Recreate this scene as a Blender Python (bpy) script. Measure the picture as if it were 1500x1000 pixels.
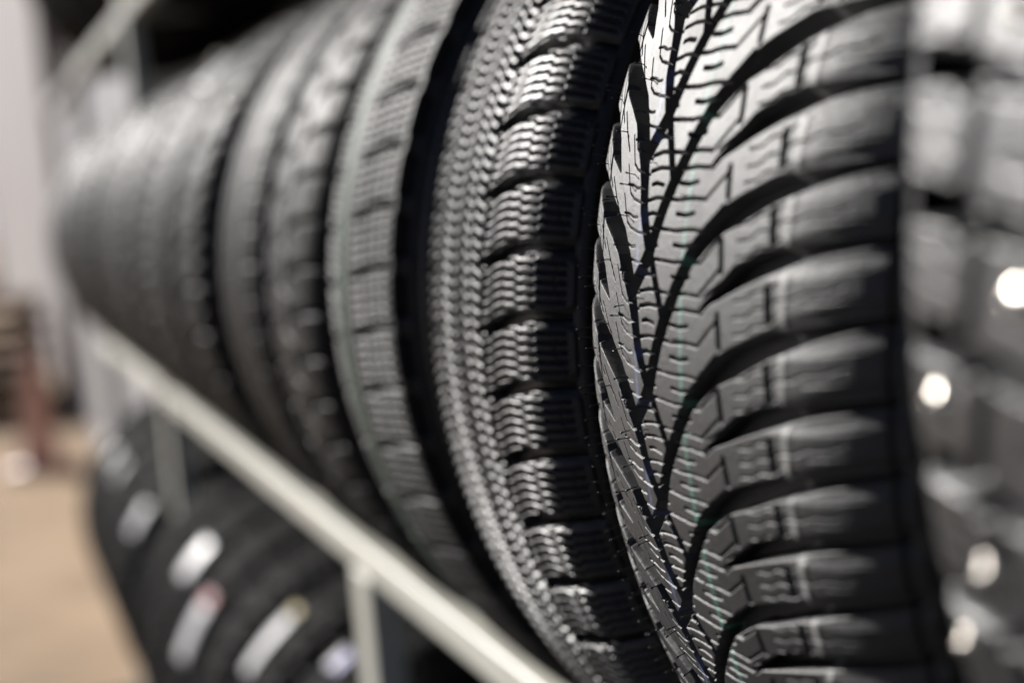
import bpy, bmesh, math, random
import numpy as np
from mathutils import Matrix, Vector

for o in list(bpy.data.objects): bpy.data.objects.remove(o)
SC = bpy.context.scene
COL = SC.collection
R_ = math.radians

# ------------------------------------------------------------------ camera
FPX = 2350.0                      # focal length in pixels of the 1500 px wide photograph
cd = Vector((-0.94179876, 0.31925644, -0.10531107))
cr = Vector((0.32849202, 0.94054797, -0.08638582))
cu = Vector((-0.07147089, 0.11595191, 0.9906801))
cam_d = bpy.data.cameras.new('camera'); cam = bpy.data.objects.new('camera', cam_d); COL.objects.link(cam)
M = Matrix.Identity(4)
for i in range(3):
    M[i][0] = cr[i]; M[i][1] = cu[i]; M[i][2] = -cd[i]
cam.matrix_world = M
cam_d.sensor_width = 36.0; cam_d.lens = FPX/1500*36.0
cam_d.clip_start = 0.02; cam_d.clip_end = 500
cam_d.dof.use_dof = True
cam_d.dof.focus_distance = 0.625
cam_d.dof.aperture_fstop = (cam_d.lens/1000)/0.0152
cam_d.dof.aperture_blades = 0
SC.camera = cam

# ------------------------------------------------------------------ light
SUN = Vector((-0.81, -0.39, 0.40)).normalized()      # towards the sun
w = bpy.data.worlds.new('World'); SC.world = w; w.use_nodes = True
nt = w.node_tree; nt.nodes.clear()
sky = nt.nodes.new('ShaderNodeTexSky'); sky.sky_type = 'NISHITA'; sky.sun_disc = False; sky.air_density = 0.30; sky.dust_density = 0.2
sky.sun_elevation = math.asin(SUN.z); sky.sun_rotation = math.atan2(SUN.x, SUN.y)
bg = nt.nodes.new('ShaderNodeBackground'); bg.inputs['Strength'].default_value = 0.05
wo = nt.nodes.new('ShaderNodeOutputWorld')
nt.links.new(sky.outputs[0], bg.inputs['Color']); nt.links.new(bg.outputs[0], wo.inputs['Surface'])
sd = bpy.data.lights.new('sun', 'SUN'); so = bpy.data.objects.new('sun', sd); COL.objects.link(so)
sd.energy = 5.0; sd.angle = R_(0.5); sd.color = (1.0, 0.965, 0.925)
so.rotation_euler = SUN.to_track_quat('Z', 'Y').to_euler()
SC.view_settings.view_transform = 'Standard'
try: SC.view_settings.look = 'None'
except Exception: pass
SC.view_settings.exposure = 0.18; SC.view_settings.gamma = 1.0
SC.view_settings.use_curve_mapping = False
SC.render.engine = 'CYCLES'

# ------------------------------------------------------------------ helpers
def at(px, py, x):
    """the point at world x that stands on the ray of photo pixel px, py (used once, to size far things)"""
    v = cd + cr*((px-750)/FPX) - cu*((py-500)/FPX)
    return v*(x/v.x)
def obj(name, me, mat=None, parent=None):
    o = bpy.data.objects.new(name, me); COL.objects.link(o)
    if mat and not me.materials: me.materials.append(mat)
    if parent: o.parent = parent
    return o
def tag(o, label=None, cat=None, group=None, kind=None):
    if label: o['label'] = label
    if cat: o['category'] = cat
    if group: o['group'] = group
    if kind: o['kind'] = kind
    return o
def empty(name, loc):
    o = bpy.data.objects.new(name, None); COL.objects.link(o); o.location = loc
    o.empty_display_size = 0.05
    return o
def box_bm(bm, lo, hi, bev=0.0):
    r = bmesh.ops.create_cube(bm, size=1)
    vs = r['verts']
    for v in vs:
        v.co = Vector([lo[i]+(v.co[i]+.5)*(hi[i]-lo[i]) for i in range(3)])
    if bev:
        es = list({e for v in vs for e in v.link_edges})
        bmesh.ops.bevel(bm, geom=es, offset=bev, segments=3, affect='EDGES', profile=0.5)
def bm_mesh(name, bm, smooth=False):
    me = bpy.data.meshes.new(name); bm.normal_update(); bm.to_mesh(me); bm.free()
    if smooth:
        for p in me.polygons: p.use_smooth = True
    return me
def box(name, lo, hi, mat, parent=None, bev=0.0):
    bm = bmesh.new(); box_bm(bm, lo, hi, bev); return obj(name, bm_mesh(name, bm), mat, parent)
def grid_mesh(name, co, closed_rows=False, smooth=True):
    """co: (rows, cols, 3) array"""
    nr, nc = co.shape[:2]
    me = bpy.data.meshes.new(name)
    me.vertices.add(nr*nc); me.vertices.foreach_set('co', co.reshape(-1).astype(np.float32))
    rr = np.arange(nr if closed_rows else nr-1); cc = np.arange(nc-1)
    a = rr[:, None]*nc+cc[None]; b = ((rr+1) % nr)[:, None]*nc+cc[None]
    q = np.stack([a, b, b+1, a+1], -1).reshape(-1)
    n = len(q)//4
    me.loops.add(4*n); me.loops.foreach_set('vertex_index', q.astype(np.int32))
    me.polygons.add(n); me.polygons.foreach_set('loop_start', np.arange(0, 4*n, 4, dtype=np.int32))
    me.polygons.foreach_set('loop_total', np.full(n, 4, dtype=np.int32))
    me.update(calc_edges=True)
    if smooth: me.polygons.foreach_set('use_smooth', np.ones(n, dtype=bool))
    return me
def node_mat(name, col, rough=0.5, metal=0.0, spec=0.5):
    m = bpy.data.materials.new(name); m.use_nodes = True
    b = m.node_tree.nodes['Principled BSDF']
    b.inputs['Base Color'].default_value = (*col, 1); b.inputs['Roughness'].default_value = rough
    b.inputs['Metallic'].default_value = metal; b.inputs['Specular IOR Level'].default_value = spec
    return m, m.node_tree, b
def N(nt, t, **k):
    n = nt.nodes.new(t)
    for a, v in k.items(): setattr(n, a, v)
    return n
def noise(nt, scale, detail=4, rough=0.6, obj_space=True):
    tc = N(nt, 'ShaderNodeTexCoord'); n = N(nt, 'ShaderNodeTexNoise')
    n.inputs['Scale'].default_value = scale; n.inputs['Detail'].default_value = detail; n.inputs['Roughness'].default_value = rough
    nt.links.new(tc.outputs['Object'], n.inputs['Vector']); return n
def ramp(nt, src, stops):
    r = N(nt, 'ShaderNodeValToRGB'); e = r.color_ramp.elements
    while len(e) < len(stops): e.new(0.5)
    for k, (p, c) in enumerate(stops):
        e[k].position = p; e[k].color = (*c, 1) if len(c) == 3 else c
    nt.links.new(src, r.inputs['Fac']); return r
def rubber(name, base=(0.030, 0.029, 0.028), rough=(0.36, 0.52), dust=0.25, stripes=(), grain=0.25, gs=2600, spec=0.5):
    """black rubber: fine grain, dust, gloss that varies; stripes are the painted lines (t0, t1, colour) round the tread,
    kept in a mesh attribute-free way: across = object x"""
    m, nt, b = node_mat(name, base, 0.45, 0, spec)
    n1 = noise(nt, 28, 6, 0.65); n2 = noise(nt, gs, 2, 0.6); n3 = noise(nt, 260, 4, 0.7)
    c = ramp(nt, n1.outputs['Fac'], [(0.30, base), (0.75, tuple(x*(1+dust*1.6)+0.006*dust for x in base))])
    col = c.outputs['Color']
    mx0 = N(nt, 'ShaderNodeMix', data_type='RGBA')
    r3 = ramp(nt, n3.outputs['Fac'], [(0.60, (0, 0, 0)), (0.80, (1, 1, 1))])
    sc = N(nt, 'ShaderNodeMath', operation='MULTIPLY'); sc.inputs[1].default_value = 0.16*dust
    nt.links.new(r3.outputs['Color'], sc.inputs[0]); nt.links.new(sc.outputs[0], mx0.inputs['Factor'])
    nt.links.new(col, mx0.inputs['A']); mx0.inputs['B'].default_value = (0.16, 0.145, 0.125, 1)
    col = mx0.outputs['Result']
    if stripes:
        tc = N(nt, 'ShaderNodeTexCoord'); sp = N(nt, 'ShaderNodeSeparateXYZ'); nt.links.new(tc.outputs['Object'], sp.inputs[0])
        nn = noise(nt, 160, 3, 0.6)
        for (x0, x1, sc_, amt) in stripes:
            hw = (x1-x0)/2
            s = N(nt, 'ShaderNodeMath', operation='SUBTRACT'); nt.links.new(sp.outputs['X'], s.inputs[0]); s.inputs[1].default_value = (x0+x1)/2
            a = N(nt, 'ShaderNodeMath', operation='ABSOLUTE'); nt.links.new(s.outputs[0], a.inputs[0])
            l = N(nt, 'ShaderNodeMapRange'); nt.links.new(a.outputs[0], l.inputs[0])
            l.inputs[1].default_value = hw*0.75; l.inputs[2].default_value = hw*1.1; l.inputs[3].default_value = amt; l.inputs[4].default_value = 0
            g = N(nt, 'ShaderNodeMapRange'); nt.links.new(nn.outputs['Fac'], g.inputs[0])
            g.inputs[1].default_value = 0.35; g.inputs[2].default_value = 0.6; g.inputs[3].default_value = 0.35; g.inputs[4].default_value = 1
            mu = N(nt, 'ShaderNodeMath', operation='MULTIPLY'); nt.links.new(l.outputs[0], mu.inputs[0]); nt.links.new(g.outputs[0], mu.inputs[1])
            mx = N(nt, 'ShaderNodeMix', data_type='RGBA'); nt.links.new(mu.outputs[0], mx.inputs['Factor'])
            nt.links.new(col, mx.inputs['A']); mx.inputs['B'].default_value = (*sc_, 1); col = mx.outputs['Result']
    nt.links.new(col, b.inputs['Base Color'])
    rr = N(nt, 'ShaderNodeMapRange'); nt.links.new(n1.outputs['Fac'], rr.inputs[0])
    rr.inputs[1].default_value = 0.3; rr.inputs[2].default_value = 0.7; rr.inputs[3].default_value = rough[0]; rr.inputs[4].default_value = rough[1]
    nt.links.new(rr.outputs[0], b.inputs['Roughness'])
    bp = N(nt, 'ShaderNodeBump'); bp.inputs['Strength'].default_value = grain; bp.inputs['Distance'].default_value = 0.0003
    nt.links.new(n2.outputs['Fac'], bp.inputs['Height'])
    bp2 = N(nt, 'ShaderNodeBump'); bp2.inputs['Strength'].default_value = 0.25; bp2.inputs['Distance'].default_value = 0.0012
    nt.links.new(n3.outputs['Fac'], bp2.inputs['Height']); nt.links.new(bp.outputs[0], bp2.inputs['Normal'])
    nt.links.new(bp2.outputs[0], b.inputs['Normal'])
    return m

# ------------------------------------------------------------------ the row: where the tyres stand
AY, AZ = 0.5638, -0.0890          # axle line of the upper row
RAILY, RAILZ = 0.3719, -0.3816
LOW = -0.84                       # axle height of the lower row
GROUND = -1.42

# ------------------------------------------------------------------ setting
m_ground, g_nt, g_b = node_mat('tan_ground', (0.36, 0.25, 0.16), 0.9)
gn = noise(g_nt, 3, 8, 0.7); gn.inputs['Scale'].default_value = 1.1; gr = ramp(g_nt, gn.outputs['Fac'], [(0.35, (0.36, 0.25, 0.16)), (0.55, (0.60, 0.42, 0.26)), (0.7, (0.66, 0.49, 0.32))])
g_nt.links.new(gr.outputs['Color'], g_b.inputs['Base Color'])
gn2 = noise(g_nt, 90, 5, 0.7); gb = N(g_nt, 'ShaderNodeBump'); gb.inputs['Strength'].default_value = 0.4; gb.inputs['Distance'].default_value = 0.01
g_nt.links.new(gn2.outputs['Fac'], gb.inputs['Height']); g_nt.links.new(gb.outputs[0], g_b.inputs['Normal'])
bm = bmesh.new()
bmesh.ops.create_grid(bm, x_segments=8, y_segments=8, size=120)
g = obj('ground', bm_mesh('ground', bm), m_ground); g.location = (0, 0, GROUND); tag(g, kind='structure')

m_asph, a_nt, a_b = node_mat('asphalt', (0.045, 0.045, 0.046), 0.9)
an = noise(a_nt, 400, 4, .7); ar = ramp(a_nt, an.outputs['Fac'], [(.35, (.030, .030, .031)), (.7, (.065, .064, .062))])
a_nt.links.new(ar.outputs['Color'], a_b.inputs['Base Color'])
bm = bmesh.new(); box_bm(bm, (-4.75, -9, -.2), (12, 1.25, .004))  # unseen dark paving, added to cut light bounced off the tan ground
pv = obj('added_dark_pavement', bm_mesh('added_dark_pavement', bm), m_asph); pv.location = (0, 0, GROUND); tag(pv, kind='structure')

m_wall, w_nt, w_b = node_mat('dark_wall_paint', (0.010, 0.010, 0.011), 0.85, 0, 0.2)  # near black stands in for the shade behind the rack
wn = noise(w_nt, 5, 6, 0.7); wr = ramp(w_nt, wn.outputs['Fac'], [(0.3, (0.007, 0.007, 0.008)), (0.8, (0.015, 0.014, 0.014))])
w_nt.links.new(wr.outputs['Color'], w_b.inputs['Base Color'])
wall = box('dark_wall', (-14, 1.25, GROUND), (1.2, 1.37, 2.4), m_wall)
tag(wall, 'wall behind the tyre rack, shade put into its near black colour', 'wall')

# ------------------------------------------------------------------ rack
m_cream, c_nt, c_b = node_mat('cream_powder_coat', (0.70, 0.69, 0.60), 0.42)
cn = noise(c_nt, 14, 5, 0.6); crp = ramp(c_nt, cn.outputs['Fac'], [(0.3, (0.76, 0.75, 0.65)), (0.7, (0.82, 0.805, 0.71))])
cs = noise(c_nt, 38, 8, 0.75); csr = ramp(c_nt, cs.outputs['Fac'], [(.60, (0, 0, 0)), (.72, (1, 1, 1))])
cmx = N(c_nt, 'ShaderNodeMix', data_type='RGBA'); c_nt.links.new(csr.outputs['Color'], cmx.inputs['Factor'])
c_nt.links.new(crp.outputs['Color'], cmx.inputs['A']); cmx.inputs['B'].default_value = (0.30, 0.28, 0.23, 1)
c_nt.links.new(cmx.outputs['Result'], c_b.inputs['Base Color'])
rack = empty('tyre_rack', (-1.69, RAILY, GROUND))
tag(rack, 'cream painted steel rack whose long rails carry the rows of tyres', 'rack')
off = Vector(rack.location)
def rbox(name, lo, hi, bev=0.002):
    return box(name, Vector(lo)-off, Vector(hi)-off, m_cream, rack, bev)
BY = 2*AY-RAILY
POSTX = (0.10, -1.598, -3.235, -4.62)
for zc in (RAILZ, LOW+(RAILZ-AZ), RAILZ+.751):
    rbox('rail', (-4.66, RAILY-.017, zc-.016), (0.14, RAILY+.017, zc+.016), .004)
    rbox('rail', (-4.66, BY-.017, zc-.016), (0.14, BY+.017, zc+.016), .004)
for px_ in POSTX:
    for y0 in (RAILY-.019, BY-.019):
        rbox('post', (px_-.033, y0, GROUND), (px_+.033, y0+.034, RAILZ-.016 if px_ == -1.598 else 1.15), .003)
    for zc in (RAILZ, LOW+(RAILZ-AZ), RAILZ+.751):
        rbox('crossbar', (px_-.014, RAILY+.024, zc-.014), (px_+.014, BY-.020, zc+.014), .002)

# ------------------------------------------------------------------ tyres
def profile(R=.332, hc=.075, crown=.62, sh=.095, a2=36, sh2=.035, a3=85, bead=.205):
    pts = []; n = 40
    a1 = math.asin(hc/crown)
    for al in np.linspace(0, a1, n): pts.append((crown*math.sin(al), R-crown*(1-math.cos(al)), al))
    u0, r0, _ = pts[-1]
    for al in np.linspace(a1, R_(a2), n)[1:]: pts.append((u0+sh*(math.sin(al)-math.sin(a1)), r0-sh*(math.cos(a1)-math.cos(al)), al))
    iedge = len(pts)-1
    u0, r0, _ = pts[-1]; b = R_(a2)
    for al in np.linspace(b, R_(a3), n)[1:]: pts.append((u0+sh2*(math.sin(al)-math.sin(b)), r0-sh2*(math.cos(b)-math.cos(al)), al))
    u0, r0, _ = pts[-1]; b = R_(a3); R3 = (r0-bead)/(math.cos(b)-math.cos(R_(122)))
    for al in np.linspace(b, R_(122), n)[1:]: pts.append((u0+R3*(math.sin(al)-math.sin(b)), r0-R3*(math.cos(b)-math.cos(al)), al))
    p = np.array(pts); t = np.r_[0, np.cumsum(np.hypot(np.diff(p[:, 0]), np.diff(p[:, 1])))]
    return t, p[:, 0], p[:, 1], p[:, 2], t[iedge]

def sstep(x): x = np.clip(x, 0, 1); return x*x*(3-2*x)

class Cell:
    """one pitch of a tread, a height map over t (mm across) and phase; repeats round the tyre"""
    def __init__(s, T, P, dt, nphi):
        s.t = np.arange(-T, T+dt/2, dt); s.P = P; s.nphi = nphi
        s.phi = np.arange(nphi)/nphi
        s.TT, s.PP = np.meshgrid(s.t, s.phi)          # rows phase, cols t
        s.H = np.zeros_like(s.TT); s.minr = dt
    def dist(s, pts):
        """distance to a polyline [(t, phi, halfwidth)], minus interpolated half width, over all periodic copies"""
        P = s.P; best = np.full(s.TT.shape, 1e9)
        ph = [p[1] for p in pts]; k0 = -int(math.ceil(max(ph)))-1; k1 = int(math.ceil(1-min(ph)))+1
        for (t0, f0, w0), (t1, f1, w1) in zip(pts[:-1], pts[1:]):
            m = (s.t > min(t0, t1)-12) & (s.t < max(t0, t1)+12)
            if not m.any(): continue
            X = s.TT[:, m]
            for k in range(k0, k1+1):
                if max(f0, f1)+k < -0.6 or min(f0, f1)+k > 1.6: continue
                Y = (s.PP[:, m]-k)*P
                ax, ay, bx, by = t0, f0*P, t1, f1*P
                dx, dy = bx-ax, by-ay; L = dx*dx+dy*dy+1e-9
                q = np.clip(((X-ax)*dx+(Y-ay)*dy)/L, 0, 1)
                d = np.hypot(X-ax-q*dx, Y-ay-q*dy)-(w0+q*(w1-w0))
                best[:, m] = np.minimum(best[:, m], d)
        return best
    def cut(s, pts, depth, rampw=0.8, rep=(0,)):
        for r in rep:
            d = s.dist([(a, b+r, c) for a, b, c in pts])
            rw = rampw if not callable(rampw) else rampw(s.TT)
            dp = depth if not callable(depth) else depth(s.TT)
            s.H = np.minimum(s.H, -dp*sstep(-d/np.maximum(rw, s.minr)))
    def sipe(s, pts, w=0.22, depth=3.0, rep=(0,)):
        for r in rep:
            d = s.dist([(a, b+r, 0) for a, b in pts])
            ww = max(w, s.minr*0.55)
            s.H = np.minimum(s.H, -depth*sstep((ww*1.9-d)/(ww*1.6)))
    def sample(s, ph):
        f = (ph % 1.0)*s.nphi; i = np.floor(f).astype(int) % s.nphi; j = (i+1) % s.nphi; q = (f-np.floor(f))[:, None]
        return s.H[i]*(1-q)+s.H[j]*q

def zz(t0, t1, f, amp, step, slope=0.0, seed=0):
    n = max(2, int(abs(t1-t0)/step)); o = []
    for i in range(n+1):
        q = i/n; o.append((t0+(t1-t0)*q, f+slope*q+(amp if i % 2 else -amp)))
    return o

def tread_focus(dt=0.3, nphi=150):
    c = Cell(121.5, 45, dt, nphi)
    dep = lambda T: 8.0-3.2*np.clip((np.abs(T)-70)/45, 0, 1)
    rw = lambda T: 1.2+2.6*np.clip((T-45)/40, 0, 1)
    # long swept grooves of the near half, crossing the middle
    c.cut([(116, -.05, 2.6), (104, 0, 2.8), (90, .06, 3.3), (65, .17, 4.4), (45, .31, 4.6), (35, .38, 4.2), (26, .48, 4.0), (15, .63, 3.6), (5, .86, 3.6), (-1, 1.02, 3.6),
           (-6, 1.14, 3.6), (-10.5, 1.28, 3.7), (-15.5, 1.46, 3.8), (-19, 1.60, 3.8), (-26, 1.75, 3.8), (-33, 1.88, 3.6)], dep, rw)
    c.cut([(116, -.55, 2.6), (102, -.5, 2.8), (84, -.44, 3.3), (62, -.35, 4.3), (47, -.25, 3.8), (35, -.13, 2.2), (25, -.03, 0.5)], dep, rw)
    # far half
    c.cut([(-116, -.12, 4.0), (-95, -.02, 5.0), (-82, .10, 5.6), (-70, .28, 5.8), (-60, .40, 5.6), (-50, .54, 5.4), (-42, .73, 5.2), (-36, .90, 4.6), (-32, 1.08, 4.0),
           (-29, 1.30, 3.6), (-22, 1.56, 3.0), (-17, 1.68, 2.4), (-10, 1.92, 2.3), (-4, 2.15, 2.3)], dep, .9)
    c.cut([(-116, -.62, 4.0), (-95, -.52, 4.2), (-82, -.38, 5.2), (-72, -.20, 4.0), (-62, -.02, 0.6)], dep, .9)
    # lugs of the near shoulder bulge between their grooves
    for r in (0, .5):
        c.cut([(118, -.05+r, 7.5), (104, 0+r, 7.5), (90, .065+r, 7.5), (74, .12+r, 6.5), (62, .18+r, 4.0)], 1.2, 5.0)
    # slots
    for r in (0, .5):
        c.cut([(-78, -.22+r, 1.5), (-73.5, .16+r, .4)], 5, .8)
        c.cut([(35.8, .02+r, 1.5), (37, .21+r, 1.6)], 8, .9)
        c.cut([(65.6, -.18+r, 2.0), (66.4, .00+r, 2.0)], 8, .9)
    # sipes of the middle blocks, even round lines with every other one shorter
    for k in range(9):
        f = k/9
        if k % 2 == 0:
            c.sipe([(-27, f+.01), (-18, f-.01), (-8, f), (2, f+.012), (12, f), (22, f+.01), (35, f-.17)], .30, 3.5)
        else:
            c.sipe([(-24, f), (-20, f-.01), (-13, f+.01)], .34, 3.5)
            c.sipe([(1, f), (8, f+.012), (15, f-.005)], .36, 3.5)
        # inner blocks of the far half: a hook that runs along the groove, then turns across
        if k % 2 == 0:
            c.sipe([(-53, f-.28), (-46, f-.06), (-41, f-.01), (-33, f+.02), (-27, f+.035)], .16, 3)
        else:
            c.sipe([(-50, f-.02), (-44, f-.01), (-39, f+.02), (-35, f+.02)], .18, 3)
    for r in (0, .5):
        c.sipe([(-88, -.36+r), (-80, -.12+r), (-70, .10+r)], .16, 3)
        c.sipe([(-95, -.30+r), (-84, -.10+r), (-79, .02+r)], .16, 2.5)
        c.sipe([(-70, .02+r), (-62, .20+r), (-55, .34+r)], .16, 3)
    # shoulder blocks of the near half: wavy sipes that follow the grooves
    for r in (0, .5):
        for s_ in (.13, .24, .35):
            base = [(46, .29), (53, .25), (58, .22), (64, .185), (71, .15), (78, .115), (84, .095), (92, .06), (99, .04)]
            c.sipe([(a, b+s_+r+.013*((i % 2)*2-1)) for i, (a, b) in enumerate(base) if a < 72 or s_ == .24], .10, 1.3)
        for s_ in (.12, .30): c.sipe([(84, .085+s_+r), (95, .06+s_+r), (108, .02+s_+r)], .2, .5)
        c.cut([(116, -.05+.085+r, 1.0), (104, .085+r, 1.2), (88, .06+.085+r, 1.2), (66, .165+.07+r, 1.0)], 3.6, 5.0)
        c.sipe([(26, .40+r), (40, .27+r), (46, .22+r)], .24, 2.5)
        c.sipe([(24, .52+r), (34, .38+r)], .24, 2.5)
    # shoulder: shallow pocket in each lug and the rim rib
    T = c.TT
    c.H += -1.6*sstep((np.abs(T)-113.5)/1.5)*(1-sstep((np.abs(T)-117.2)/1.2))
    # block edges: the crown meets the shoulder in a soft ridge
    c.H += 0.35*np.exp(-((T-75)/1.6)**2)*(c.H > -0.6)
    return c

def tread_blocks(dt, nphi, kind, T=108, P=32.6):
    c = Cell(T, P, dt, nphi)
    if kind == 'siped':           # fine siped winter blocks
        for r in (0,):
            c.cut([(104, .00, 2.8), (80, .00, 3.3), (62, .05, 3.6), (46, .14, 3.6), (30, .30, 3.3), (27, .36, 2.8)], lambda T_: 10.5-4.5*np.clip((T_-70)/35, 0, 1), lambda T_: 1.2+2.4*np.clip((T_-60)/20, 0, 1))
            c.cut([(104, .10, .8), (82, .10, 1.0), (60, .14, .8), (44, .24, .5)], 3.6, 4.0)
            c.cut([(104, 0, 7.5), (82, 0, 7.5), (66, .04, 6)], 1.6, 6)
            c.cut([(-104, .5, 2.0), (-80, .5, 2.2), (-60, .42, 2.2), (-46, .3, 2.0)], 7, 1.2)
        c.cut([(28, .10, 2.4), (24, .30, 2.4), (24, .34, 2.4), (31, .40, 2.4), (29, .8, 2.4), (28, 1.1, 2.4)], 7.5, 1.0)
        for t_, w_ in ((11, 1.0), (-3, 2.0), (-20, 2.2), (-38, 2.2), (-60, 2.4)): c.cut([(t_, 0, w_), (t_, .98, w_)], 7, 1.0)
        for k in range(7):
            f = (k+.5)/7
            c.sipe([(t, p+.05 if t > 70 else p+.30*max(0, (50-t)/30)) for t, p in zz(32, 82, f, .009, 5.2)], .55, 4.2)
            c.sipe([(84, f), (99, f)], .7, 2.2)
        for t_ in (43, 55, 68): c.cut([(t_, 0, .5), (t_, 1, .5)], 1.8, .9)
        for k in range(5):
            f = (k+.5)/5
            for t0_, t1_, sl in ((1, 9, -.05), (12.5, 24, -.05), (-17, -6, .05), (-35, -23, -.05), (-57, -41, .05), (-84, -63, .05)):
                c.sipe([(t0_, f+sl), ((t0_+t1_)/2, f+.03), (t1_, f-sl)], 1.1, 4.5)
        c.cut([(95, .28, .6), (93, .5, .8), (97, .72, .6)], 1.6, .8)
        c.H += -1.2*sstep((np.abs(c.TT)-103)/1.0)
    elif kind == 'ribbed':        # broad far rib, siped block row, deep round groove with tie bars
        c.cut([(-6, .0, 1.0), (-7, .5, 1.0), (-6, 1, 1.0)], 6, 1.2)
        c.cut([(-40, .0, 2.4), (-40, 1, 2.4)], 7, 1.2)
        for t_ in (-32, -24, -16): c.sipe([(t_, 0), (t_, 1)], .5, 1.6)
        c.cut([(94, 0, 12), (94, 1, 12)], 2.5, 2.5)
        c.cut([(84, .25, 4.0), (84, .75, 4.0)], 11, 1.4); c.cut([(90, .30, 6), (90, .70, 6)], 6, 1.6); c.cut([(98, .34, 7), (98, .66, 7)], 3, 1.6)
        c.cut([(76, 0, 2.4), (60, .0, 2.8), (48, .02, 2.8), (22, .16, 2.6), (4, .26, 2.2)], 8, 1.4)
        c.cut([(-104, .5, 1.8), (-70, .5, 1.8), (-42, .3, 1.6)], 6, 1.4)
        for k in range(6):
            f = (k+.5)/6
            c.sipe(zz(2, 76, f+.06, .02, 7, -.18), .55, 3.2)
            c.sipe(zz(-84, -44, f, .03, 4.2, .1), .40, 2.8)
        c.cut([(33, 0, .9), (33, 1, .9)], 4, 1.0); c.cut([(58, 0, .7), (58, 1, .7)], 3, 1.0)
    elif kind == 'lugged':
        c.cut([(100, 0, 3.0), (60, .04, 3.2), (26, .26, 3.0)], 8, 1.6)
        c.cut([(-100, .5, 3.0), (-60, .46, 3.2), (-26, .26, 3.0)], 8, 1.6)
        c.cut([(28, 0, 3.0), (24, .5, 3.0), (28, 1, 3.0)], 8, 1.6)
        c.cut([(-28, 0, 3.0), (-24, .5, 3.0), (-28, 1, 3.0)], 8, 1.6)
        c.cut([(-22, .7, 1.5), (0, .5, 1.5), (22, .7, 1.5)], 6, 1.4)
        c.cut([(64, .05, 1.6), (60, .40, 1.6), (66, .62, 1.6)], 6, 1.4)
    elif kind == 'summer':
        for t_ in (-46, -15, 17, 48): c.cut([(t_, 0, 3.6), (t_, 1, 3.6)], 7.5, 1.6)
        c.cut([(100, .1, 1.4), (60, .1, 1.4), (53, .2, 1.0)], 5, 1.6)
        c.cut([(-100, .4, 1.4), (-60, .4, 1.4), (-51, .5, 1.0)], 5, 1.6)
        c.cut([(20, .2, .8), (36, .4, .8)], 4, 1.4); c.cut([(-20, .2, .8), (-36, .4, .8)], 4, 1.4)
    elif kind == 'blocky':
        c.cut([(104, 0, 4.0), (50, .05, 4.0), (14, .4, 3.0)], 10, 2.0)
        c.cut([(-104, .5, 4.0), (-50, .45, 4.0), (-14, .1, 3.0)], 10, 2.0)
        c.cut([(96, .5, 2.5), (66, .55, 2.5)], 8, 2); c.cut([(-96, .0, 2.5), (-66, .05, 2.5)], 8, 2)
        for t_ in (-40, 0, 40): c.cut([(t_-4, 0, 3.6), (t_+4, .5, 3.6), (t_-4, 1, 3.6)], 10, 2.0)
    return c

def make_tyre(root, cell, mats, prof, thetas, phases):
    """tread, two sidewalls and the inner liner as parts under root (root origin = axle centre minus R in z)"""
    t, u, r, a, tedge = prof
    tm = cell.t/1000.0
    ta = np.abs(tm); sg = np.sign(tm)
    U = np.interp(ta, t, u)*sg; RR = np.interp(ta, t, r); A = np.interp(ta, t, a)*sg
    H = cell.sample(phases)/1000.0
    rad = RR[None]+H*np.cos(A)[None]; X = U[None]+H*np.sin(A)[None]
    th = thetas[:, None]
    co = np.stack([X, -rad*np.cos(th), -rad*np.sin(th)], -1)
    # skirt under both edges so the tread meets the sidewall
    me = grid_mesh('tread', co, True)
    zc = mats.get('zc', 0)
    tr = obj('tread', me, mats['tread'], root); tr.location = (0, 0, zc)
    ts = np.r_[np.linspace(tm[-1]-.0015, t[-1], 46)]
    us = np.interp(ts, t, u); rs = np.interp(ts, t, r); as_ = np.interp(ts, t, a)
    hh = -.0016*np.exp(-((ts-ts[0])/.002)**2)+.0020*np.exp(-((ts-ts[0]-.005)/.0018)**2)+.0007*np.exp(-((ts-ts[0]-.030)/.003)**2)+.0022*sstep((ts-t[-1]+.03)/.008)
    us = us+hh*np.sin(as_); rs = rs+hh*np.cos(as_)
    # fold the bead over to the inside
    us = np.r_[us, us[-1]-.008, us[-1]-.016]; rs = np.r_[rs, rs[-1]-.004, rs[-1]+.003]
    aa = np.linspace(0, 2*np.pi, 220, endpoint=False)[:, None]
    for sgn in (1, -1):
        c2 = np.stack([sgn*us[None]+0*aa, -rs[None]*np.cos(aa), -rs[None]*np.sin(aa)], -1)
        if sgn < 0: c2 = c2[:, ::-1]
        s_ = obj('sidewall', grid_mesh('sidewall', c2, True), mats['side'], root); s_.location = (0, 0, zc)
    ui = np.array([us[-1], us[-3]-.004, us[-3]*.98, .07, 0, -.07, -us[-3]*.98, -us[-3]+.004, -us[-1]])
    ri = np.array([rs[-1], rs[-1]+.03, rs[-1]+.075, r[0]-.024, r[0]-.017, r[0]-.024, rs[-1]+.075, rs[-1]+.03, rs[-1]])
    c3 = np.stack([ui[None]+0*aa[::2], -ri[None]*np.cos(aa[::2]), -ri[None]*np.sin(aa[::2])], -1)[:, ::-1]
    l_ = obj('inner_liner', grid_mesh('inner_liner', c3, True), mats['side'], root); l_.location = (0, 0, zc)
    return tr

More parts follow.
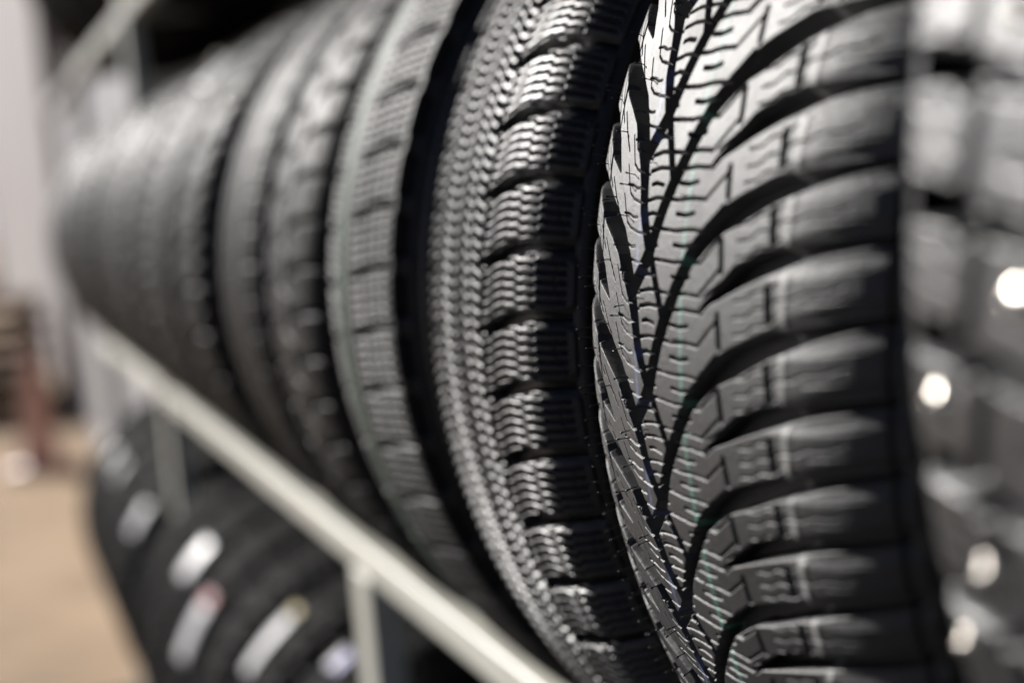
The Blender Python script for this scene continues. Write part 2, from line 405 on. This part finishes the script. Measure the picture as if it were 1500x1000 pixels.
def warp(N, table=None, lo=-.7, hi=.65, fine=.001, coarse=.02):
    """angles round the ring (fine where seen) and the phase at each; integer number N of pitches"""
    th = np.r_[np.arange(lo, hi, fine), np.arange(hi, lo+2*np.pi, coarse)[:-1]]
    if table is None:
        return th, th/(2*np.pi)*N
    s, p = table
    # close the ring: outside the measured stretch the pitch is the even remainder
    s_all = np.r_[s, s[0]+2*np.pi]; p_all = np.r_[p, p[0]+N]
    x = np.where(th < s[0], th+2*np.pi, th)
    return th, np.interp(x, s_all, p_all)

def copy_tree(o, parent=None):
    c = o.copy(); COL.objects.link(c); c.parent = parent
    for ch in [k for k in bpy.data.objects if k.parent == o]:
        copy_tree(ch, c)
    return c

def tyre_root(x, R, z=None, label='', group=None, cz=AZ, name='tyre'):
    zc = cz + (math.sqrt((R+.018)**2-.192**2)-math.sqrt(.350**2-.192**2))
    o = empty(name, (x, AY, zc-R)); tag(o, label, 'tyre', group)
    return o

rub_focus = rubber('rubber_focus', (0.010, 0.010, 0.010), (0.47, 0.60), 0.60, spec=.95,
                   stripes=((0.0715, 0.0752, (0.40, 0.40, 0.38), .9), (0.0075, 0.0105, (0.10, 0.42, 0.30), .55), (-0.0330, -0.0300, (0.16, 0.22, 0.50), .5)), grain=0.5, gs=3200)
rub_side = rubber('rubber_side', (0.007, 0.007, 0.007), (0.40, 0.50), 0.2)
rub_b = rubber('rubber_siped', (0.008, 0.008, 0.008), (0.36, 0.50), 0.45, spec=.75)
rub_c = rubber('rubber_green_line', (0.009, 0.009, 0.009), (0.52, 0.64), 0.3, spec=.35,
               stripes=((-0.038, -0.016, (0.30, 0.44, 0.33), .6),))
rub_d = rubber('rubber_far', (0.007, 0.0068, 0.0066), (0.50, 0.66), 0.4, spec=.2)
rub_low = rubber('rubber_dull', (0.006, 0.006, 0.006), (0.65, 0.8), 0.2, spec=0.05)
rub_n = rubber('rubber_near', (0.016, 0.016, 0.017), (0.38, 0.50), 0.3, spec=1.0)

# --- the tyre in focus
tf = tyre_root(-.515, .332, label='sharply focused black winter tyre with swept grooves and fine rubber hairs', name='winter_tyre')
pf = profile(sh=.080, a2=43)
Sm = np.array([-140.1, -112.3, -85.8, -61.3, -36.3, -10.6, 12.0, 33.0, 53.9, 73.5])/332.0
Ph = np.arange(-2, 2.51, .5)
e0 = (Ph[0]-2.0, Sm[0]-4*.0795); e1 = (Ph[-1]+2.0, Sm[-1]+4*.0575)
tabl = (np.r_[e0[1], Sm, e1[1]], np.r_[e0[0], Ph, e1[0]])
cellF = tread_focus()
thF, phF = warp(46, tabl, -.60, .56, .30/332, .006)
make_tyre(tf, cellF, dict(tread=rub_focus, side=rub_side, zc=.332), pf, thF, phF)

def pt_on(prof, R, tmm, th, h=0.0):
    t, u, r, a, _ = prof
    q = abs(tmm)/1000; s = 1 if tmm >= 0 else -1
    U = np.interp(q, t, u)*s; rr = np.interp(q, t, r); A = np.interp(q, t, a)*s
    n = Vector((math.sin(A), -math.cos(A)*math.cos(th), -math.cos(A)*math.sin(th)))
    return Vector((U, -rr*math.cos(th), R-rr*math.sin(th)))+n*h, n
def th_of(ph): return float(np.interp(ph, tabl[1], tabl[0]))

m_hair, _, _ = node_mat('hair_rubber', (0.022, 0.022, 0.022), 0.16)
rnd = random.Random(4)
def hair_mesh(spec):
    bm = bmesh.new()
    for (tm, ph, L, rad) in spec:
        th = th_of(ph); p, n = pt_on(pf, .332, tm, th, -.0006)
        side = Vector((rnd.uniform(-.25, .25), 0, rnd.uniform(-.35, .15)))
        side -= n*side.dot(n); cx = n.orthogonal().normalized(); cy = n.cross(cx)
        K = 6; rings = []
        for i in range(K+1):
            q = i/K if i < K-1 else (.90 if i == K-1 else 1); c = p+n*(L*q)+side*(L*.55*q*q)
            rr = rad*(1-.2*q)*(2.3 if i == K-1 else 1)*(1.3 if i == K else 1)
            rings.append([bm.verts.new(c+cx*rr*math.cos(k*math.pi/3)+cy*rr*math.sin(k*math.pi/3)) for k in range(6)])
        for a, b in zip(rings[:-1], rings[1:]):
            for k in range(6): bm.faces.new((a[k], a[(k+1) % 6], b[(k+1) % 6], b[k]))
        bm.faces.new(rings[-1])
    return bm_mesh('rubber_hair', bm, True)
hairs = []
ks = np.arange(-3, 3.6, .5)
for k in ks:
    hairs += [(-101+rnd.uniform(-2, 2), k+.10, .0070, .00030), (-98+rnd.uniform(-2, 2), k+.26, .0075, .00030), (-92, k+.33, .0066, .00028),
              (-83, k+.40, .0050, .00024), (-64, k+.18, .0045, .00024)]
for k in ks[::2]:
    hairs += [(-47, k+.10, .0052, .00024), (-45, k+.34, .0050, .00024), (-44, k+.02, .0045, .00024), (-46, k+.56, .005, .00024),
              (-22, k+.72, .0040, .00024), (8, k+.2, .0030, .00022), (-24, k+.95, .0036, .00022)]
hairs.sort(key=lambda s: abs(th_of(s[1])-.0)+abs(s[0]+80)*.002)
for s_ in hairs[:96]:
    obj('rubber_hair', hair_mesh([s_]), m_hair, tf)

# --- the tyre behind it
tb = tyre_root(-.758, .332, label='black tyre just left of the focused one, square blocks full of tiny zigzags', name='winter_tyre')
pb = profile(hc=.068, sh=.040, a2=44, sh2=.030)
thB, phB = warp(64, None, -.85, .85, .5/332, .01)
make_tyre(tb, tread_blocks(.5, 65, 'siped', 104, 32.6), dict(tread=rub_b, side=rub_side, zc=.332), pb, thB, phB-.28)
# --- third: green line
tc_ = tyre_root(-.979, .336, label='blurred tyre with a pale green line round its tread, third left of the studded tyre', name='tyre')
pc = profile(R=.336, hc=.074, sh=.040, a2=40)
thC, phC = warp(58, None, -1.0, 1.15, .9/336, .012)
make_tyre(tc_, tread_blocks(.8, 44, 'ribbed', 104, 36), dict(tread=rub_c, side=rub_side, zc=.336), pc, thC, phC)
# --- fourth, fifth
td = tyre_root(-1.235, .332, label='blurred tyre with chunky lugs catching dots of light, left of the green lined tyre', name='tyre')
pd_ = profile(hc=.066, sh=.05, a2=42)
thD, phD = warp(60, None, -1.2, 1.4, 1.3/332, .012)
make_tyre(td, tread_blocks(1.3, 28, 'lugged', 104, 34.8), dict(tread=rub_d, side=rub_side, zc=.332), pd_, thD, phD)
te = tyre_root(-1.468, .332, label='blurred tyre with smooth pale shining tread, right of the dark gap at the post', name='tyre')
thE, phE = warp(66, None, -1.3, 1.5, 1.6/332, .012)
make_tyre(te, tread_blocks(1.6, 24, 'summer', 104, 31.6), dict(tread=rub_d, side=rub_side, zc=.332), pd_, thE, phE)
# --- the far tyres of the row
tg = tyre_root(-1.84, .330, label='nearest tyre beyond the dark gap at the rack post', name='tyre')
pg = profile(R=.330, hc=.066, sh=.05, a2=42)
thG, phG = warp(38, None, -1.4, 1.6, 2.2/330, .012)
make_tyre(tg, tread_blocks(2.0, 28, 'blocky', 104, 54), dict(tread=rub_d, side=rub_side, zc=.330), pg, thG, phG)
kids = {o: o for o in ()}
ordn = ['second', 'third', 'fourth', 'fifth', 'sixth', 'seventh', 'eighth', 'ninth', 'tenth', 'eleventh']
FARX = [-2.08, -2.32, -2.56, -2.80, -3.04, -3.43, -3.67, -3.91, -4.15, -4.39]
tg['group'] = 'far tyres in the upper row of the rack'
for i, x in enumerate(FARX):
    src = (te, tg)[i % 2]
    c = copy_tree(src); c.name = 'tyre'; c.location.x = x
    tag(c, '%s tyre beyond the dark gap, counting away along the top rail' % ordn[i], 'tyre', 'far tyres in the upper row of the rack')
c['label'] = 'farthest tyre at the left end of the upper row'

# --- near studded tyre at the right edge
RN = .372
tn = tyre_root(-.208, RN, label='large out of focus studded tyre at the right edge, nearest of all', name='studded_tyre')
pn = profile(R=RN, hc=.092, crown=.8, sh=.03, a2=46, sh2=.035, bead=.21)
def tread_stud():
    c = Cell(112, 30, .8, 40)
    for sg in (1, -1):
        o_ = 0 if sg > 0 else .5
        c.cut([(-110*sg, o_, 4.0), (-96*sg, o_, 4.4), (-86*sg, o_+.02, 4.2), (-70*sg, o_+.14, 3.4), (-54*sg, o_+.24, 2.6), (-38*sg, o_+.3, 2.2)], 14, .9)
        c.cut([(-69*sg, o_+.35, 2.2), (-77*sg, o_+1.2, 2.6)], 14, .9)
        for k in range(3):
            f = o_+.30+k*.22
            c.sipe(zz(-99*sg, -80*sg, f, .012, 4, .12), .1, .7)
            c.sipe(zz(-62*sg, -44*sg, f+.5, .012, 4, .12), .1, .7)
    for t_ in (-32, 0, 32): c.cut([(t_-2, 0, 2.2), (t_+2, .5, 2.2), (t_-2, 1, 2.2)], 9, 1.4)
    return c
thN, phN = warp(78, None, -.75, .75, .9/RN/1000, .012)
PHN = -.05
make_tyre(tn, tread_stud(), dict(tread=rub_n, side=rub_side, zc=RN), pn, thN, phN+PHN)
m_stud, _, _ = node_mat('stud_steel', (0.85, 0.80, 0.72), 0.22, 1.0)
def stud(tm, th):
    p, n = pt_on(pn, RN, tm, th, -.001)
    bm = bmesh.new()
    q = n.to_track_quat('Z', 'Y').to_matrix().to_4x4(); q.translation = p
    prof_ = [(.0042, -.001), (.0042, .0012), (.0036, .0017), (.0015, .0019), (.0014, .0032), (.0009, .0036), (0, .0036)]
    rings = []
    for rr, z in prof_[:-1]:
        rings.append([bm.verts.new(q @ Vector((rr*math.cos(k*math.pi/8), rr*math.sin(k*math.pi/8), z))) for k in range(16)])
    tip = bm.verts.new(q @ Vector((0, 0, prof_[-1][1])))
    for a, b in zip(rings[:-1], rings[1:]):
        for k in range(16): bm.faces.new((a[k], a[(k+1) % 16], b[(k+1) % 16], b[k]))
    for k in range(16): bm.faces.new((rings[-1][k], rings[-1][(k+1) % 16], tip))
    obj('stud', bm_mesh('stud', bm, True), m_stud, tn)
studs = []
for px, py in ((1375, 588), (1448, 842), (1420, 943), (1492, 445), (1498, 12)):
    v = cd + cr*((px-750)/FPX) - cu*((py-500)/FPX)
    # walk the ray to the tyre surface
    zc = tn.location.z+RN; tt = .12; hit = None
    while tt < .6:
        p = v*tt; u_ = abs(p.x-tn.location.x); rad = math.hypot(p.y-AY, p.z-zc)
        kmax = int(np.argmax(pn[1])); 
        if u_ < pn[1][kmax] and rad < np.interp(u_, pn[1][:kmax], pn[2][:kmax]):
            hit = (math.copysign(np.interp(u_, pn[1][:kmax], pn[0][:kmax])*1000, p.x-tn.location.x), math.atan2(-(p.z-zc), AY-p.y)); break
        tt += .0003
    if hit: studs.append(hit)
if len(studs) < 5: studs.append((-94.0, .185))
for h in studs: stud(*h)
for k in range(26):
    th = .6+k*.2
    if th < 2*math.pi-.6: stud((-78, -30, 40, 76)[k % 4], th)

# ------------------------------------------------------------------ lower row of tyres
XS = [-.95-.243*i for i in range(16)]
XS = [x for x in XS]
lower = []
words = ['nearest', 'second', 'third', 'fourth', 'fifth', 'sixth', 'seventh', 'eighth', 'ninth', 'tenth', 'eleventh', 'twelfth', 'thirteenth', 'fourteenth', 'fifteenth', 'farthest']
XS = [-.96, -1.20, -1.44, -1.84, -2.08, -2.32, -2.56, -2.80, -3.04, -3.43, -3.67, -3.91, -4.15, -4.39]
for i, x in enumerate(XS):
    c = copy_tree(tg); c.name = 'tyre'; c.location = (x, AY, LOW-.330)
    wd = words[i] if i < len(XS)-1 else 'farthest'
    tag(c, '%s tyre in the lower row under the cream rail' % wd, 'tyre', 'tyres in the lower row of the rack')
    lower.append(c)
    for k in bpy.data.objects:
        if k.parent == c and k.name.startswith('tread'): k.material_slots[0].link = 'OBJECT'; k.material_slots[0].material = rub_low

TOP = AZ+.751
TX = [-2.08, -2.32, -2.56, -2.80, -3.04, -3.43, -3.67, -3.91, -4.15, -4.39]
for i, x in enumerate(TX):
    c = copy_tree(tg); c.name = 'tyre'; c.location = (x, AY, TOP-.330)
    tag(c, '%s tyre in the top row, dark underside showing above the row below' % (words[i] if i < len(TX)-1 else 'farthest'), 'tyre', 'tyres in the top row of the rack')
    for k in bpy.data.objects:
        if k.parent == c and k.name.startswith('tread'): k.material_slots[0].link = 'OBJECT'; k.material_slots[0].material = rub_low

# paper stickers on treads (parts of their tyre)
m_paper, p_nt, p_b = node_mat('white_paper', (0.85, 0.84, 0.85), 0.4)
m_red, _, _ = node_mat('red_print', (0.45, 0.03, 0.05), 0.5)
m_teal, _, _ = node_mat('teal_print', (0.05, 0.30, 0.24), 0.5)
m_yel, _, _ = node_mat('yellow_print', (0.65, 0.50, 0.10), 0.5)
m_vio, _, _ = node_mat('violet_print', (0.18, 0.16, 0.50), 0.5)
def sticker(root, R, t0, t1, th0, th1, mat=m_paper, prof=pg, h=.0022, name='sticker'):
    tt = np.linspace(t0, t1, 6); hh = np.linspace(th0, th1, 14)
    def lay(off): return np.array([[pt_on(prof, R, a, b, off)[0][:] for a in tt] for b in hh])
    top = lay(h+.0006)
    o = obj(name, grid_mesh(name, top, False), mat, root)
    s = o.modifiers.new('thick', 'SOLIDIFY'); s.thickness = .0004
    return o
sys_px = [(290, 822, .058, .12), (285, 930, .056, .14), (392, 940, .060, .15), (210, 768, .056, .11), (178, 690, .050, .08), (168, 668, .05, .07), (155, 645, .05, .07), (140, 622, .05, .07)]
def ray_hit(px, py, roots, zcs, R):
    v = cd + cr*((px-750)/FPX) - cu*((py-500)/FPX); tt = .5
    while tt < 7:
        p = v*tt
        for o, zc in zip(roots, zcs):
            u_ = p.x-o.location.x
            if abs(u_) < .11:
                rad = math.hypot(p.y-AY, p.z-zc)
                if rad < R-.004: return o, u_*1000, math.atan2(-(p.z-zc), AY-p.y)
        tt += .002
    return None
used = set()
for i, (px, py, wd, ln) in enumerate(sys_px):
    h = ray_hit(px, py, lower, [LOW]*len(lower), .330)
    if not h: continue
    o, tm, th = h; tm = max(-50, min(50, tm))
    sticker(o, .330, tm-wd*500, tm+wd*500, th-ln, th+ln)
    if i == 1: sticker(o, .330, tm-wd*500, tm+wd*500, th-ln-.07, th-ln-.004, m_red, name='print_band')
    if i == 2: sticker(o, .330, tm-wd*500, tm+wd*500, th-ln-.04, th-ln-.004, m_yel, name='print_band')

fars = [o for o in bpy.data.objects if o.get('group') == 'far tyres in the upper row of the rack']
for px, py, mat_ in ((276, 128, m_red), (352, 88, m_teal), (318, 104, m_paper), (205, 190, m_paper)):
    h = ray_hit(px, py, fars, [AZ]*len(fars), .330)
    if h: sticker(h[0], .330, max(-80, h[1]-26), min(90, h[1]+26), h[2]-.10, h[2]+.10, mat_, name='paper_label')
h = ray_hit(505, 975, lower, [LOW]*len(lower), .330)
if h:
    sticker(h[0], .330, h[1]-14, h[1]+14, h[2]-.05, h[2]+.04, m_vio, name='paper_label'); sticker(h[0], .330, h[1]-34, h[1]-16, h[2]-.05, h[2]+.05, name='paper_label')

# ------------------------------------------------------------------ things beyond the end of the rack
def panel(name, label, cat, pxs, pys, x, th, col, rough=.6, footz=None):
    a = at(pxs[0], pys[1], x); b = at(pxs[1], pys[0], x)
    m, nt_, b_ = node_mat(name+'_paint', col, rough)
    nn = noise(nt_, 4, 5, .6); rp = ramp(nt_, nn.outputs['Fac'], [(.3, tuple(c*.88 for c in col)), (.7, tuple(min(1, c*1.06) for c in col))])
    nt_.links.new(rp.outputs['Color'], b_.inputs['Base Color'])
    z0 = footz if footz is not None else min(a.z, b.z)
    o = box(name, (x-th, min(a.y, b.y), z0), (x, max(a.y, b.y), max(a.z, b.z)), m, None, .01)
    return tag(o, label, cat)
m_white, wn_, wb_ = node_mat('white_cladding', (0.74, 0.74, 0.77), 0.6)
q_ = noise(wn_, 2, 5, .6); q2 = ramp(wn_, q_.outputs['Fac'], [(.3, (.34, .34, .36)), (.7, (.44, .44, .46))]); wn_.links.new(q2.outputs['Color'], wb_.inputs['Base Color'])
cb = empty('site_cabin', (-6.6, .9, GROUND)); tag(cb, 'pale grey flat sided cabin beyond the far end of the rack', 'cabin')
def cbox(nm, lo, hi, m): return box(nm, Vector(lo)-cb.location, Vector(hi)-cb.location, m, cb, .01)
cbox('body', (-8.6, .56, GROUND+.08), (-4.95, 1.15, .50), m_white); cbox('roof', (-8.65, .52, .503), (-4.9, 1.18, .56), m_white); cbox('plinth', (-8.55, .60, GROUND), (-5.0, 1.12, GROUND+.078), m_asph)
m_bld, bn_, bb_ = node_mat('pale_render', (0.36, 0.34, 0.345), 0.8)
q3 = noise(bn_, .8, 6, .6); q4 = ramp(bn_, q3.outputs['Fac'], [(.3, (.30, .28, .285)), (.7, (.42, .40, .40))]); bn_.links.new(q4.outputs['Color'], bb_.inputs['Base Color'])
bl = empty('white_building', (-20, 2, GROUND)); tag(bl, 'tall white building wall at the left edge, far beyond the rack', 'building')
box('wall', Vector((-34, .66, GROUND))-bl.location, Vector((-11.2, 4, 4.2))-bl.location, m_bld, bl, .02)
box('roof', Vector((-34.2, .5, 4.203))-bl.location, Vector((-11.0, 4.1, 4.4))-bl.location, m_bld, bl, .02)
m_wood, wd_, wdb = node_mat('brown_timber', (0.20, 0.11, 0.055), 0.8)
wv = noise(wd_, 12, 5, .6); wr2 = ramp(wd_, wv.outputs['Fac'], [(.3, (.10, .055, .03)), (.7, (.26, .15, .08))]); wd_.links.new(wr2.outputs['Color'], wdb.inputs['Base Color'])
pc_ = empty('pallet_stack', (-13.0, 0, GROUND)); tag(pc_, 'brown blurred stack of timber at the left edge behind the tan ground', 'timber')
for i in range(5):
    z = i*.16
    for j in range(3): box('block', (-.55, -.60+j*.50, z), (.55, -.48+j*.50, z+.10), m_wood, pc_, .004)
    box('board', (-.55, -.62, z+.102), (.55, .56, z+.158), m_wood, pc_, .004)
m_shed, sn_, sb_ = node_mat('red_brown_boards', (0.36, 0.19, 0.13), 0.8)
q5 = noise(sn_, 1.2, 5, .7); q6 = ramp(sn_, q5.outputs['Fac'], [(.35, (.20, .11, .07)), (.65, (.52, .30, .22))]); sn_.links.new(q6.outputs['Color'], sb_.inputs['Base Color'])
sh = empty('shed', (-38, -.9, GROUND)); tag(sh, 'red brown blurred shed at the left edge, farthest thing in view', 'shed')
box('wall', (-1.5, -2.4, 0), (1.5, 1.25, 3.6), m_shed, sh, .02); box('roof', (-1.8, -2.7, 3.603), (1.8, 1.5, 3.8), m_asph, sh, .02)
m_cone, _, _ = node_mat('red_plastic', (0.72, 0.42, 0.34), 0.45)
bm = bmesh.new()
prf = [(.20, 0), (.20, .03), (.115, .035), (.10, .1), (.075, .3), (.05, .5), (.028, .68), (.02, .70), (0, .70)]
rg = [[bm.verts.new((r_*math.cos(k*math.pi/12), r_*math.sin(k*math.pi/12), z_)) for k in range(24)] for r_, z_ in prf[:-1]]
for a_, b_ in zip(rg[:-1], rg[1:]):
    for k in range(24): bm.faces.new((a_[k], a_[(k+1) % 24], b_[(k+1) % 24], b_[k]))
bm.faces.new(rg[-1]); co_ = obj('traffic_cone', bm_mesh('traffic_cone', bm, True), m_cone); co_.location = (-9.2, .31, GROUND)
tag(co_, 'red blurred cone on the tan ground left of the lower tyres', 'cone')
SC.render.resolution_x = 1024; SC.render.resolution_y = 682
